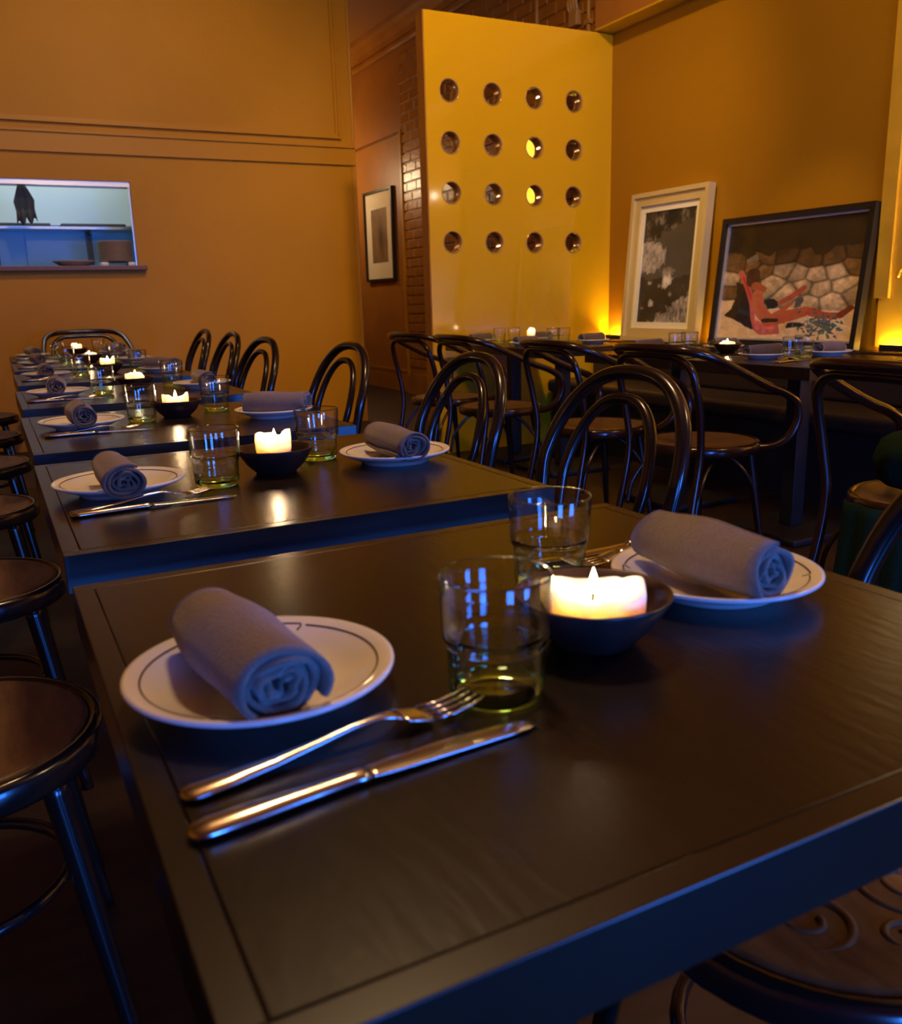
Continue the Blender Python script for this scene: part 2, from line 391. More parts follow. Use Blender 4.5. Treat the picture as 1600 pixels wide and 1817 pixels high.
# ------------------------------------------------------------------ yellow partition with sixteen round holes
part = thing('partition', (0, 0, 0), 'glossy yellow partition panel with sixteen round holes beside the pictures', 'partition')
PX0, PX1, PZ1 = 2.637, 3.955, 2.765
hx = [2.803, 3.119, 3.440, 3.760]; hz = [2.318, 2.009, 1.704, 1.397]; HR = 0.072; TH = 0.10
def panel_mesh():
    V, F = [], []
    cell = 0.13; n = 32
    gx = [PX0] + [q for x in hx for q in (x-cell, x+cell)] + [PX1]
    gz = [0.0] + [q for zc in reversed(hz) for q in (zc-cell, zc+cell)] + [PZ1]
    for side, y in ((0, YP), (1, YP+TH)):
        for i in range(len(gx)-1):
            for j in range(len(gz)-1):
                if i % 2 == 1 and j % 2 == 1:
                    cx, cz = (gx[i]+gx[i+1])/2, (gz[j]+gz[j+1])/2
                    s = len(V)
                    for k in range(n):
                        a = 2*PI*k/n; c_, s_ = math.cos(a), math.sin(a)
                        q = cell/max(abs(c_), abs(s_)); V.append((cx+q*c_, y, cz+q*s_))
                    for k in range(n):
                        a = 2*PI*k/n; V.append((cx+HR*math.cos(a), y, cz+HR*math.sin(a)))
                    for k in range(n):
                        k2 = (k+1) % n; q = (s+k, s+k2, s+n+k2, s+n+k); F.append(q if side == 0 else q[::-1])
                    if side == 0:
                        t = len(V)
                        for k in range(n):
                            a = 2*PI*k/n; V.append((cx+HR*math.cos(a), YP+TH, cz+HR*math.sin(a)))
                        for k in range(n):
                            k2 = (k+1) % n; F.append((s+n+k, s+n+k2, t+k2, t+k))
                else:
                    s = len(V); V += [(gx[i], y, gz[j]), (gx[i+1], y, gz[j]), (gx[i+1], y, gz[j+1]), (gx[i], y, gz[j+1])]
                    F.append((s, s+1, s+2, s+3) if side == 0 else (s+3, s+2, s+1, s))
    s = len(V); a, b, y0, y1 = PX0, PX1, YP, YP+TH
    V += [(a, y0, 0), (a, y1, 0), (a, y1, PZ1), (a, y0, PZ1), (b, y0, 0), (b, y1, 0), (b, y1, PZ1), (b, y0, PZ1)]
    F += [(s, s+3, s+2, s+1), (s+4, s+5, s+6, s+7), (s+3, s+7, s+6, s+2)]
    return V, F
mk('panel', *panel_mesh(), 'yellow_lacquer', part)
boxes('edge_cap', [(PX0-0.006, YP+0.004, 0, PX0, YP+TH, PZ1)], 'brown_plaster', part)
rv, rf, _ = lathe([(HR, 0), (HR-0.001, -0.004), (HR-0.006, -0.004), (HR-0.008, 0.004), (HR-0.008, 0.05), (HR-0.004, 0.052), (HR-0.004, 0.10)], 32)
rme = None
for x in hx:
    for zc in hz:
        if rme is None:
            o = mk('porthole_ring', rv, rf, 'clear_rim', part, smooth=True); rme = o.data
        else:
            o = bpy.data.objects.new('porthole_ring', rme); C.objects.link(o); o.parent = part
        o.location = (x, YP, zc); o.rotation_euler = (-PI/2, 0, 0)
boxes('corner_strip', [(PX1+0.004, YP+0.006, 0, XW, YP+TH, PZ1)], 'yellow_lacquer', part)
# lit wall lamp behind the holes and conduits on the brick wall
wl = thing('wall_lamp', (XB, 6.58, 2.05), 'glowing yellow wall lamp seen through the round holes', 'lamp')
v, f, _ = lathe([(0.0, -0.26), (0.10, -0.26), (0.11, -0.25), (0.11, 0.25), (0.10, 0.26), (0.0, 0.26)], 24)
mk('shade', [(p[0]*0.5-0.075, p[1]*1.3, p[2]) for p in v], f, 'lit_shade', wl, smooth=True)
bevbox('back_plate', (-0.03, -0.06, -0.06, 0.0, 0.06, 0.06), 'brass', wl)
for nm, y, lab in (('conduit_pipe', 6.47, 'thin painted conduit pipe on brick wall, left of the two above the partition'), ('conduit_pipe', 5.78, 'thin painted conduit pipe on brick wall, right of the two with box')):
    t = thing(nm, (XB-0.012, y, 2.4), lab, 'pipe', 'conduit pipes on the brick wall')
    tubeobj('pipe', [(0, 0, 0), (0, 0, ZC-2.4)], 0.016, 'conduit', t, smoothpath=False)
    for zz in (0.55, 0.95): boxes('clip', [(-0.02, -0.03, zz, 0.012, 0.03, zz+0.03)], 'conduit', t)
jb = thing('junction_box', (XB-0.01, 5.92, 3.02), 'small cluster of painted fittings beside the conduit above the partition', 'fitting')
bevbox('box', (-0.05, -0.05, -0.05, 0.0, 0.05, 0.05), 'conduit', jb)
for k in range(4): tubeobj('stub', [(-0.03, -0.04+0.03*k, 0.05), (-0.05, -0.05+0.035*k, 0.1), (-0.03, -0.06+0.04*k, 0.16)], 0.012, 'conduit', jb)

# ------------------------------------------------------------------ bench, ledge, LED strip, gold panel
YB0 = 0.6
bench = thing('bench', (0, 0, 0), 'long dark upholstered bench along the mustard wall', 'bench')
bevbox('seat_cushion', (3.50, YB0, 0.37, 3.93, YP-0.05, 0.46), 'bench_leather', bench, 0.03, 4)
boxes('base', [(3.56, YB0, 0, 3.92, YP-0.06, 0.37)], 'black_metal', bench)
bevbox('backrest', (3.90, YB0, 0.46, 3.965, YP-0.05, 0.68), 'bench_leather', bench, 0.02, 3)
led = thing('ledge', (0, 0, 0), 'dark wooden ledge behind the bench carrying the leaning pictures', 'ledge')
boxes('body', [(3.966, YB0, 0, XW-0.001, YP-0.005, 0.69)], 'dark_wood', led)
bevbox('cap', (3.925, YB0, 0.69, XW-0.001, YP-0.005, 0.72), 'dark_wood', led, 0.012, 3)
LZ = 0.72
for y0, y1, lab in ((5.10, 5.33, 'glowing warm light strip on the ledge in the corner by the partition'), (4.20, 4.28, 'short warm light strip on the ledge between the two pictures'), (YB0+0.2, 3.05, 'glowing warm light strip on the ledge under the gold panel')):
    t = thing('light_strip', (XW-0.03, y0, LZ), lab, 'light strip', 'light strips on the ledge')
    boxes('diffuser', [(-0.010, 0.004, 0.008, 0.012, y1-y0-0.004, 0.014)], 'led', t)
    boxes('channel', [(-0.014, 0, 0, 0.016, y1-y0, 0.008), (-0.016, 0, 0, -0.014, y1-y0, 0.03)], 'black_metal', t)
gp = thing('gold_panel', (XW-0.002, 0, LZ), 'textured gold leaf wall panel at the right edge, lit from below', 'panel')
boxes('panel', [(-0.012, YB0, 0.016, -0.0, 3.10, ZBEAM-LZ)], 'gold_leaf', gp)
boxes('stile', [(-0.03, 3.035, 0.26, -0.012, 3.115, ZBEAM-LZ)], 'gold_leaf', gp)
for k, (yy, zz, rr) in enumerate(((2.93, 0.36, 0.07), (2.85, 0.58, 0.05), (2.78, 0.25, 0.06))):
    pts = [(-0.013, yy+rr*(1-t/22)*math.cos(t*0.55), zz+rr*(1-t/22)*math.sin(t*0.55)) for t in range(18)]
    tubeobj('scroll', pts, [0.010, 0.006], 'gold_leaf', gp, n=8, seg=3)

# ------------------------------------------------------------------ picture painting (flat prints)
def fbm(nx, ny, s0, seed, octs=5):
    g = np.random.default_rng(seed); out = np.zeros((ny, nx)); amp = 1; tot = 0
    for o in range(octs):
        k = int(s0*2**o)+2; a = g.random((k+1, k+1))
        X = np.linspace(0, k-1e-3, nx); Y = np.linspace(0, k-1e-3, ny)
        xi = X.astype(int); yi = Y.astype(int); fx = (X-xi); fy = (Y-yi); fx = fx*fx*(3-2*fx); fy = fy*fy*(3-2*fy)
        A = a[np.ix_(yi, xi)]; B = a[np.ix_(yi, xi+1)]; Cc = a[np.ix_(yi+1, xi)]; D = a[np.ix_(yi+1, xi+1)]
        out += amp*((A*(1-fx)+B*fx)*(1-fy)[:, None]+(Cc*(1-fx)+D*fx)*fy[:, None]); tot += amp; amp *= 0.55
    out /= tot; lo, hi = np.percentile(out, 2), np.percentile(out, 98); return np.clip((out-lo)/(hi-lo), 0, 1)
def inpoly(px, py, poly):
    inside = np.zeros(px.shape, bool); n = len(poly); j = n-1
    for i in range(n):
        xi, yi = poly[i]; xj, yj = poly[j]
        c = ((yi > py) != (yj > py)) & (px < (xj-xi)*(py-yi)/(yj-yi+1e-12)+xi); inside ^= c; j = i
    return inside
def stroke(px, py, pts, wd):
    d = np.full(px.shape, 9.0)
    for i, ((x0, y0), (x1, y1)) in enumerate(zip(pts[:-1], pts[1:])):
        w0 = wd[i]; w1 = wd[i+1]; dx, dy = x1-x0, y1-y0; L = dx*dx+dy*dy
        t = np.clip(((px-x0)*dx+(py-y0)*dy)/L, 0, 1); dd = np.hypot(px-x0-t*dx, py-y0-t*dy)-(w0+(w1-w0)*t); d = np.minimum(d, dd)
    return d < 0
def srgb(c): 
    c = np.array(c)/255.0; return np.where(c <= 0.04045, c/12.92, ((c+0.055)/1.055)**2.4)
def print_mesh(name, img, wd, ht, parent, m='print'):
    ny, nx, _ = img.shape
    xs = np.linspace(-wd/2, wd/2, nx); zs = np.linspace(ht, 0, ny)
    V = [(x, 0, z) for z in zs for x in xs]
    F = [(j*nx+i, (j+1)*nx+i, (j+1)*nx+i+1, j*nx+i+1) for j in range(ny-1) for i in range(nx-1)]
    o = mk(name, V, F, m, parent)
    at = o.data.color_attributes.new('print_colour', 'FLOAT_COLOR', 'POINT')
    at.data.foreach_set('color', np.concatenate([img, np.ones((ny, nx, 1))], 2).astype(np.float32).ravel())
    return o
def paint_coast(nx=120, ny=240):
    u, v = np.meshgrid(np.linspace(0, 1, nx), np.linspace(0, 1, ny))
    n1 = fbm(nx, ny, 4, 1); n2 = fbm(nx, ny, 10, 2); nf = fbm(nx, ny, 26, 12, 3)
    g = 0.065-0.02*u+0.03*(v-0.2)+0.012*(n2-0.5)                                   # calm grey sea
    top = v < 0.27-0.20*u+0.05*(n1-0.5)+0.06*(u < 0.35)                            # tree tops along the upper edge
    tree = 0.012+0.16*np.clip(n2-0.45, 0, 1)*np.clip(1.4*nf, 0, 1)*2.0; g = np.where(top, tree, g)
    d = np.hypot((u-0.12)/0.38, (v-0.40)/0.145)+0.30*(n2-0.5)+0.18*(nf-0.5)          # pale cliff at the left
    g = np.where(d < 1, 0.22+0.26*nf-0.05*n2, g)
    low = (v > 0.60+0.05*(n1-0.5)-0.02*u) & ~(d < 1); g = np.where(low, 0.012+0.02*n1+0.10*np.clip(nf*n2-0.55, 0, 1), g)
    def spot(cx, cy, rx, ry, a, k=0.7):
        nonlocal g
        q = np.hypot((u-cx)/rx, (v-cy)/ry)+k*(nf-0.5)+0.4*(n2-0.5); g = np.where(q < 1, np.maximum(g, a*(1-0.6*np.clip(q, 0, 1))), g)
    spot(0.52, 0.56, 0.13, 0.05, 0.30); spot(0.53, 0.63, 0.12, 0.055, 0.75); spot(0.40, 0.67, 0.05, 0.02, 0.3); spot(0.20, 0.64, 0.035, 0.018, 0.4)
    spot(0.26, 0.83, 0.06, 0.03, 0.6); spot(0.08, 0.87, 0.05, 0.014, 0.25); spot(0.62, 0.75, 0.04, 0.02, 0.25)
    fo = v > 1.04-0.36*np.clip(u-0.1, 0, 1)+0.10*(n2-0.5)+0.05*(nf-0.5); g = np.where(fo, 0.05+0.30*nf*(0.4+n1)+0.08*n2, g)   # ferns in the foreground
    return np.stack([g*1.10, g*0.96, g*0.92], 2)
def paint_sunbather(nx=230, ny=215):
    u, v = np.meshgrid(np.linspace(0, 1, nx), np.linspace(0, 1, ny))
    n1 = fbm(nx, ny, 5, 3); n2 = fbm(nx, ny, 13, 4); n3 = fbm(nx, ny, 30, 5)
    img = np.zeros((ny, nx, 3))
    img[:] = srgb((42, 30, 14)); img *= (0.6+0.8*n1)[..., None]
    # rocks
    d1 = np.full((ny, nx), 9.0); d2 = d1.copy(); hue = np.zeros((ny, nx)); gx = np.zeros((ny, nx)); gy = np.zeros((ny, nx))
    seeds = [(0.06, 0.47, 1.0), (0.10, 0.36, 0.55), (0.22, 0.37, 0.7), (0.34, 0.30, 0.6), (0.30, 0.41, 0.75), (0.40, 0.52, 1.15), (0.47, 0.42, 0.9), (0.57, 0.45, 0.95), (0.53, 0.60, 1.2), (0.66, 0.33, 0.5), (0.80, 0.33, 0.5),
             (0.70, 0.47, 1.1), (0.84, 0.44, 1.2), (0.94, 0.40, 0.7), (0.90, 0.56, 1.15), (0.74, 0.58, 1.1), (0.83, 0.68, 1.25), (0.67, 0.70, 1.2), (0.97, 0.62, 0.9), (0.05, 0.60, 0.35), (0.06, 0.72, 1.2), (0.20, 0.50, 0.6), (0.45, 0.30, 0.35), (0.97, 0.30, 0.4), (0.62, 0.56, 1.05)]
    for cx, cy, h in seeds:
        dx, dy = u-cx, (v-cy)*1.2; d = np.hypot(dx, dy)+0.07*(n2-0.5)+0.02*(n3-0.5)
        near = d < d1; d2 = np.where(near, d1, np.minimum(d2, d)); hue = np.where(near, h, hue); gy = np.where(near, dy, gy); gx = np.where(near, dx, gx); d1 = np.where(near, d, d1)
    edge = np.clip((d2-d1)*30, 0.0, 1)
    face = np.clip(0.95-3.2*gy-1.0*gx, 0.35, 1.3)
    rc = srgb((206, 182, 146))[None, None]*((0.25+0.75*edge)*hue*face*(0.62+0.5*n3)*(0.75+0.4*n2))[..., None]*np.array([1, 0.93, 0.85])
    rc = np.where((hue < 0.8)[..., None], rc*np.array([0.85, 0.62, 0.38]), rc)
    rc = rc*np.clip((v-0.14)/0.34, 0.25, 1)[..., None]
    rmask = v > 0.27+0.10*(n1-0.5)-0.02*u; img = np.where(rmask[..., None], rc, img)
    sand = v > 0.74+0.05*(n1-0.5)-0.12*np.clip(u-0.9, 0, 1)-0.08*(u < 0.09); 
    sc = srgb((224, 190, 150))[None, None]*(0.85+0.3*n3)[..., None]; img = np.where(sand[..., None], sc, img)
    def P(poly, col, tex=0.25):
        nonlocal img
        m = inpoly(u+0.012*(n3-0.5), v+0.012*(n2-0.5), poly); img = np.where(m[..., None], srgb(col)[None, None]*(1-tex/2+tex*n3)[..., None], img)
    def K(pts, wd, col, tex=0.2):
        nonlocal img
        m = stroke(u, v, pts, wd); img = np.where(m[..., None], srgb(col)[None, None]*(1-tex/2+tex*n3)[..., None], img)
    P([(0.10, 0.50), (0.20, 0.55), (0.27, 0.72), (0.30, 0.93), (0.22, 0.90), (0.13, 0.84), (0.03, 0.80), (0.09, 0.74), (0.12, 0.62)], (38, 26, 24))
    P([(0.52, 0.86), (0.66, 0.86), (0.69, 0.885), (0.54, 0.905)], (45, 32, 25))
    K([(0.135, 0.42), (0.20, 0.55), (0.255, 0.70), (0.275, 0.83), (0.31, 0.92), (0.35, 0.95), (0.48, 0.945)], [0.022, 0.022, 0.02, 0.017, 0.02, 0.022, 0.014], (196, 92, 84))
    P([(0.29, 0.83), (0.36, 0.87), (0.48, 0.88), (0.49, 0.94), (0.37, 0.955), (0.31, 0.91)], (214, 110, 104), 0.6)
    K([(0.16, 0.47), (0.22, 0.60), (0.25, 0.66)], [0.010, 0.012, 0.010], (188, 60, 50))
    P([(0.50, 0.87), (0.54, 0.86), (0.53, 0.92), (0.50, 0.92)], (216, 176, 112))
    # figure
    K([(0.235, 0.44), (0.235, 0.50)], [0.055, 0.05], (74, 46, 32), 0.6)
    K([(0.265, 0.54), (0.32, 0.57)], [0.035, 0.03], (170, 88, 54))
    K([(0.29, 0.62), (0.30, 0.72), (0.36, 0.80)], [0.042, 0.05, 0.05], (196, 104, 62))
    P([(0.35, 0.66), (0.42, 0.655), (0.47, 0.69), (0.45, 0.735), (0.38, 0.75)], (26, 18, 16))
    K([(0.30, 0.64), (0.34, 0.76), (0.42, 0.815), (0.50, 0.75), (0.55, 0.70)], [0.026, 0.025, 0.024, 0.018, 0.016], (192, 96, 56))
    K([(0.47, 0.69), (0.54, 0.65), (0.63, 0.57)], [0.02, 0.024, 0.02], (176, 84, 62))
    K([(0.40, 0.855), (0.55, 0.80), (0.66, 0.765), (0.72, 0.77)], [0.045, 0.05, 0.04, 0.033], (190, 92, 56))
    K([(0.70, 0.77), (0.80, 0.80), (0.90, 0.795)], [0.034, 0.03, 0.02], (178, 80, 50))
    K([(0.90, 0.795), (0.965, 0.735)], [0.026, 0.020], (120, 48, 34))
    P([(0.58, 0.66), (0.64, 0.64), (0.63, 0.72), (0.58, 0.73)], (90, 84, 84))
    K([(0.36, 0.845), (0.46, 0.84)], [0.018, 0.016], (48, 30, 26))
    # thistle
    g = np.random.default_rng(5)
    for k in range(130):
        x0, y0 = 0.78+g.normal(0, 0.065), 0.88+g.normal(0, 0.04); a = g.uniform(0, 6.28); L = g.uniform(0.012, 0.028)
        K([(x0, y0), (x0+L*math.cos(a), y0+L*math.sin(a))], [0.009, 0.004], (50+g.integers(0, 60), 74+g.integers(0, 50), 74+g.integers(0, 45)))
    K([(0.68, 0.80), (0.70, 0.86), (0.74, 0.88)], [0.006, 0.006, 0.006], (190, 180, 165)); K([(0.66, 0.84), (0.70, 0.87)], [0.005, 0.005], (170, 160, 150))
    K([(0.88, 0.86), (0.99, 0.90)], [0.007, 0.005], (230, 214, 190))
    P([(0.16, 0.30), (0.24, 0.265), (0.26, 0.31), (0.17, 0.335)], (120, 110, 92))
    return img
def paint_passage(nx=40, ny=90):
    u, v = np.meshgrid(np.linspace(0, 1, nx), np.linspace(0, 1, ny)); n1 = fbm(nx, ny, 4, 8); 
    d = np.exp(-((u-0.55)/0.16)**2-((v-0.55)/0.3)**2); g = (0.16+0.10*n1)*(1-0.8*d)
    return np.stack([g*1.0, g*0.62, g*0.30], 2)
def ringvf(w0, h0, zb, wi, hi, zi, y0, y1):
    # rectangular ring, outer w0 x h0 from z=zb, inner opening wi x hi from z=zi, front at y0, back at y1
    o = [(-w0/2, zb), (w0/2, zb), (w0/2, zb+h0), (-w0/2, zb+h0)]; i_ = [(-wi/2, zi), (wi/2, zi), (wi/2, zi+hi), (-wi/2, zi+hi)]
    V = [(x, y0, z) for x, z in o]+[(x, y0, z) for x, z in i_]+[(x, y1, z) for x, z in o]+[(x, y1, z) for x, z in i_]
    F = []
    for k in range(4):
        k2 = (k+1) % 4
        F += [(k, k2, 4+k2, 4+k), (8+k2, 8+k, 12+k, 12+k2), (k2, k, 8+k, 8+k2), (4+k, 4+k2, 12+k2, 12+k)]
    return V, F
def picture(name, loc, lean, w0, h0, fw, depth, framem, label, img, matw=0, matm=None, fillet=None, step=True):
    t = thing(name, loc, label, 'picture', None, -PI/2); t.rotation_euler = (-lean, 0, -PI/2)
    if step:
        mk('frame', *join([ringvf(w0, h0, 0, w0-fw*0.7, h0-fw*0.7, fw*0.35, -depth, 0), ringvf(w0-fw*0.7, h0-fw*0.7, fw*0.35, w0-2*fw, h0-2*fw, fw, -depth*0.72, 0)]), framem, t)
    else:
        mk('frame', *ringvf(w0, h0, 0, w0-2*fw, h0-2*fw, fw, -depth, 0), framem, t)
    wi, hi = w0-2*fw, h0-2*fw; zi = fw; yd = -depth*0.45
    if fillet:
        mk('fillet', *ringvf(wi, hi, zi, wi-2*fillet[0], hi-2*fillet[0], zi+fillet[0], -depth*0.6, 0), fillet[1], t); wi -= 2*fillet[0]; hi -= 2*fillet[0]; zi += fillet[0]
    if matw:
        mk('mat', *ringvf(wi, hi, zi, wi-2*matw, hi-2*matw*1.15, zi+matw*1.15, yd, 0), matm, t); 
        pw, ph, pz = wi-2*matw+0.002, hi-2*matw*1.15+0.002, zi+matw*1.15-0.001
    else: pw, ph, pz = wi, hi, zi
    p = print_mesh('print', img, pw, ph, t); p.location = (0, yd+0.008, pz)
    mk('pane', [(-wi/2, yd-0.004, zi), (wi/2, yd-0.004, zi), (wi/2, yd-0.004, zi+hi), (-wi/2, yd-0.004, zi+hi)], [(0, 1, 2, 3)], 'picture_pane', t)
    boxes('backing', [(-w0/2+0.01, -0.006, 0.01, w0/2-0.01, 0.0, h0-0.01)], 'dark_wood', t)
    return t
picture('picture', (3.985, 4.655, LZ), 0.085, 0.735, 0.965, 0.085, 0.055, 'gold_frame', 'tall gold framed black and white coast photograph leaning on the wall', paint_coast(), 0.035, 'cream_mat')
picture('picture', (3.985, 3.648, LZ), 0.115, 1.05, 0.735, 0.032, 0.045, 'black_frame', 'wide black framed colour photograph of a sunbather on rocks', paint_sunbather(), fillet=(0.012, 'silver_fillet'), step=False)
picture('picture', (XB+0.085, 10.0, 1.26), 0.0, 0.84, 1.03, 0.028, 0.04, 'black_frame', 'narrow black framed print with wide mat in the passage', paint_passage(), 0.16, 'cream_mat', step=False)

# ------------------------------------------------------------------ kitchen behind the hatch
struct(boxes('wall_kitchen', [(-1.6, 8.35, 1.72, 2.4, 8.45, 3.0), (-1.6, YB+0.14, 2.62, 2.4, 8.45, 2.7), (2.4, YB+0.14, 0, 2.5, 8.45, 2.7), (-1.7, YB+0.14, 0, -1.6, 8.45, 2.7)], 'kitchen_white'))
kb = struct(boxes('wall_kitchen_lower', [(-1.6, 8.36, 0.9, 2.4, 8.45, 1.72)], 'kitchen_blue'))
for x0, x1 in ((-0.55, 0.38), (0.39, 1.45)): boxes('panel', [(x0, 8.345, 1.0, x1, 8.36, 1.70)], 'kitchen_blue', kb)
sh = thing('kitchen_shelf', (0, 0, 0), 'steel wall shelf on two brackets in the kitchen beyond the hatch', 'shelf')
bevbox('board', (-0.6, 8.08, 1.665, 1.9, 8.345, 1.69), 'steel', sh, 0.004)
for x in (0.14, 0.86):
    b = boxes('bracket', [(x, 8.31, 1.40, x+0.045, 8.345, 1.665), (x+0.015, 8.12, 1.635, x+0.03, 8.345, 1.665)], 'dark_steel', sh)
    for zz in (1.47, 1.60): mk('screw', [(a+x+0.0225, 8.309-0.0+c*0, zz+b_) for a, b_, c in [(0.007*math.cos(q), 0.007*math.sin(q), 0) for q in np.linspace(0, 2*PI, 8, endpoint=False)]], [tuple(range(8))], 'black_metal', b)
for x0, x1, lab in ((-0.5, 0.58, 'long dark tray on the kitchen shelf, left of two'), (0.66, 1.16, 'shorter dark tray on the kitchen shelf, right of two')):
    t = tag(bevbox('tray', (x0, 8.10, 1.69, x1, 8.28, 1.715), 'dark_steel', None, 0.006), lab, 'tray', 'trays on the kitchen shelf')
hr = thing('hanging_rail', (0, 7.62, 1.955), 'steel ticket rail along the top of the kitchen hatch', 'rail')
boxes('rail', [(-0.7, -0.02, -0.02, 1.3, 0.0, 0.025)], 'steel', hr)
boxes('support', [(-0.55, -0.01, 0.02, -0.52, 0.0, 0.66), (1.25, -0.01, 0.02, 1.28, 0.0, 0.66)], 'steel', hr)
# grey cloth hanging from the rail
def cloth():
    V, F = [], []; prof = [(0.0, 0.028), (-0.05, 0.05), (-0.13, 0.085), (-0.20, 0.075), (-0.25, 0.085)]
    n = 13
    for j, (z, hw) in enumerate(prof):
        for k in range(n):
            t = k/(n-1)*2-1; zz = z - (0.06*abs(math.sin(t*4.2)) if j == 4 else 0)+0.03*(t+1)/2*(j/4)
            V.append((t*hw+0.012*j/4*1.0, 0.012*math.sin(t*9+j*0.4)*(0.4+j*0.3), zz))
    for j in range(len(prof)-1):
        for k in range(n-1): a = j*n+k; F.append((a, a+1, a+n+1, a+n))
    return V, F
o = mk('hanging_cloth', *cloth(), 'grey_cloth', None, smooth=True); o.location = (0.375, 7.57, 1.945); o.scale = (0.85, 1, 0.98)
md = o.modifiers.new('thick', 'SOLIDIFY'); md.thickness = 0.003
tag(o, 'dark grey cloth hanging from the rail in the kitchen hatch', 'cloth')
# dishes on the hatch sill
dprof = [(0.0, 0.004), (0.085, 0.0), (0.09, 0.003), (0.14, 0.011), (0.143, 0.014), (0.138, 0.016), (0.09, 0.009), (0.0, 0.008)]
dv, df, _ = lathe([(r*0.9, z) for r, z in dprof], 28); d0 = None
for k in range(13):
    if d0 is None: d0 = o = mk('stacked_plate', dv, df, 'dish_tan', None, smooth=True)
    else: o = d0.copy(); C.objects.link(o)
    o.location = (0.972+random.uniform(-.002, .002), YB+0.17, HZ0+0.03+k*0.0118)
    tag(o, '%s tan plate of the tall stack on the kitchen hatch sill' % (['bottom', 'second lowest', 'third lowest', 'fourth lowest', 'fifth lowest', 'sixth lowest', 'middle', 'sixth highest', 'fifth highest', 'fourth highest', 'third highest', 'second highest', 'topmost'][k]), 'plate', 'stacked plates on the hatch sill')
for x0, x1, lab in ((0.845, 0.90, 'white folded cloth under the left side of the tall plate stack'), (1.04, 1.098, 'white folded cloth under the right side of the tall plate stack')):
    tag(bevbox('folded_cloth', (x0, YB+0.05, HZ0, x1, YB+0.2, HZ0+0.03), 'dish_white', None, 0.008, 3), lab, 'cloth', 'cloths under the plate stack')
v, f, _ = lathe([(0.0, 0.0), (0.09, 0.0), (0.095, 0.004), (0.15, 0.035), (0.152, 0.04), (0.147, 0.041), (0.09, 0.012), (0.0, 0.01)], 28)
o = tag(mk('platter', v, f, 'dish_tan', None, smooth=True), 'shallow tan platter on the hatch sill left of the plate stack', 'platter'); o.location = (0.66, YB+0.10, HZ0)

# ------------------------------------------------------------------ tables
TT = 0.75; THK = 0.048
ORD = ['nearest', 'second', 'third', 'fourth', 'fifth', 'sixth', 'farthest']
TBL = [(0.0457, 0.285, 0.700, 0.692), (0.047, 1.108, 0.700, 0.712), (0.053, 1.955, 0.700, 0.720), (0.066, 2.895, 0.700, 0.68), (0.085, 3.835, 0.700, 0.70), (0.10, 4.78, 0.700, 0.70), (0.115, 5.70, 0.700, 0.70)]
RTB = [(2.69, 2.31, 0.70, 0.70), (2.69, 3.07, 0.70, 0.65), (2.69, 4.13, 0.70, 1.15)]
def table(x, y, wx, wy, label, group, posts=1):
    t = thing('table', (x+wx/2, y+wy/2, 0), label, 'table', group)
    hx_, hy_ = wx/2, wy/2; b = 0.020; g = 0.0005; z0, z1 = TT-THK, TT
    bevbox('top_panel', (-hx_+b+g, -hy_+b+g, z0, hx_-b-g, hy_-b-g, z1), 'table_wood', t, 0.0012, 2)
    bevbox('border_strip', (-hx_, -hy_, z0, hx_, -hy_+b, z1), 'table_border', t, 0.0010, 2)
    bevbox('border_strip', (-hx_, hy_-b, z0, hx_, hy_, z1), 'table_border', t, 0.0010, 2)
    bevbox('border_strip', (-hx_, -hy_+b+g, z0, -hx_+b, hy_-b-g, z1), 'table_border', t, 0.0010, 2)
    bevbox('border_strip', (hx_-b, -hy_+b+g, z0, hx_, hy_-b-g, z1), 'table_border', t, 0.0010, 2)
    for py in ([0] if posts == 1 else [-0.28, 0.28]):
        bevbox('post', (-0.035, py-0.035, 0.03, 0.035, py+0.035, z0-0.012), 'black_metal', t, 0.004)
        bevbox('mounting_plate', (-0.15, py-0.15, z0-0.012, 0.15, py+0.15, z0), 'black_metal', t, 0.002)
        bevbox('base', (-0.21, py-0.21, 0, 0.21, py+0.21, 0.03), 'black_metal', t, 0.008)
    return t
for i, a in enumerate(TBL): table(*a, 'dark wooden square table, %s of the long row from the front' % ORD[i], 'tables of the long row')
for a, lab, n in ((RTB[0], 'dark wooden table on the bench side under the sunbather picture', 1), (RTB[1], 'dark wooden table on the bench side with candle between the two pictures', 1), (RTB[2], 'long dark wooden table on the bench side against the yellow partition', 2)):
    table(*a, lab, 'tables along the bench', n)

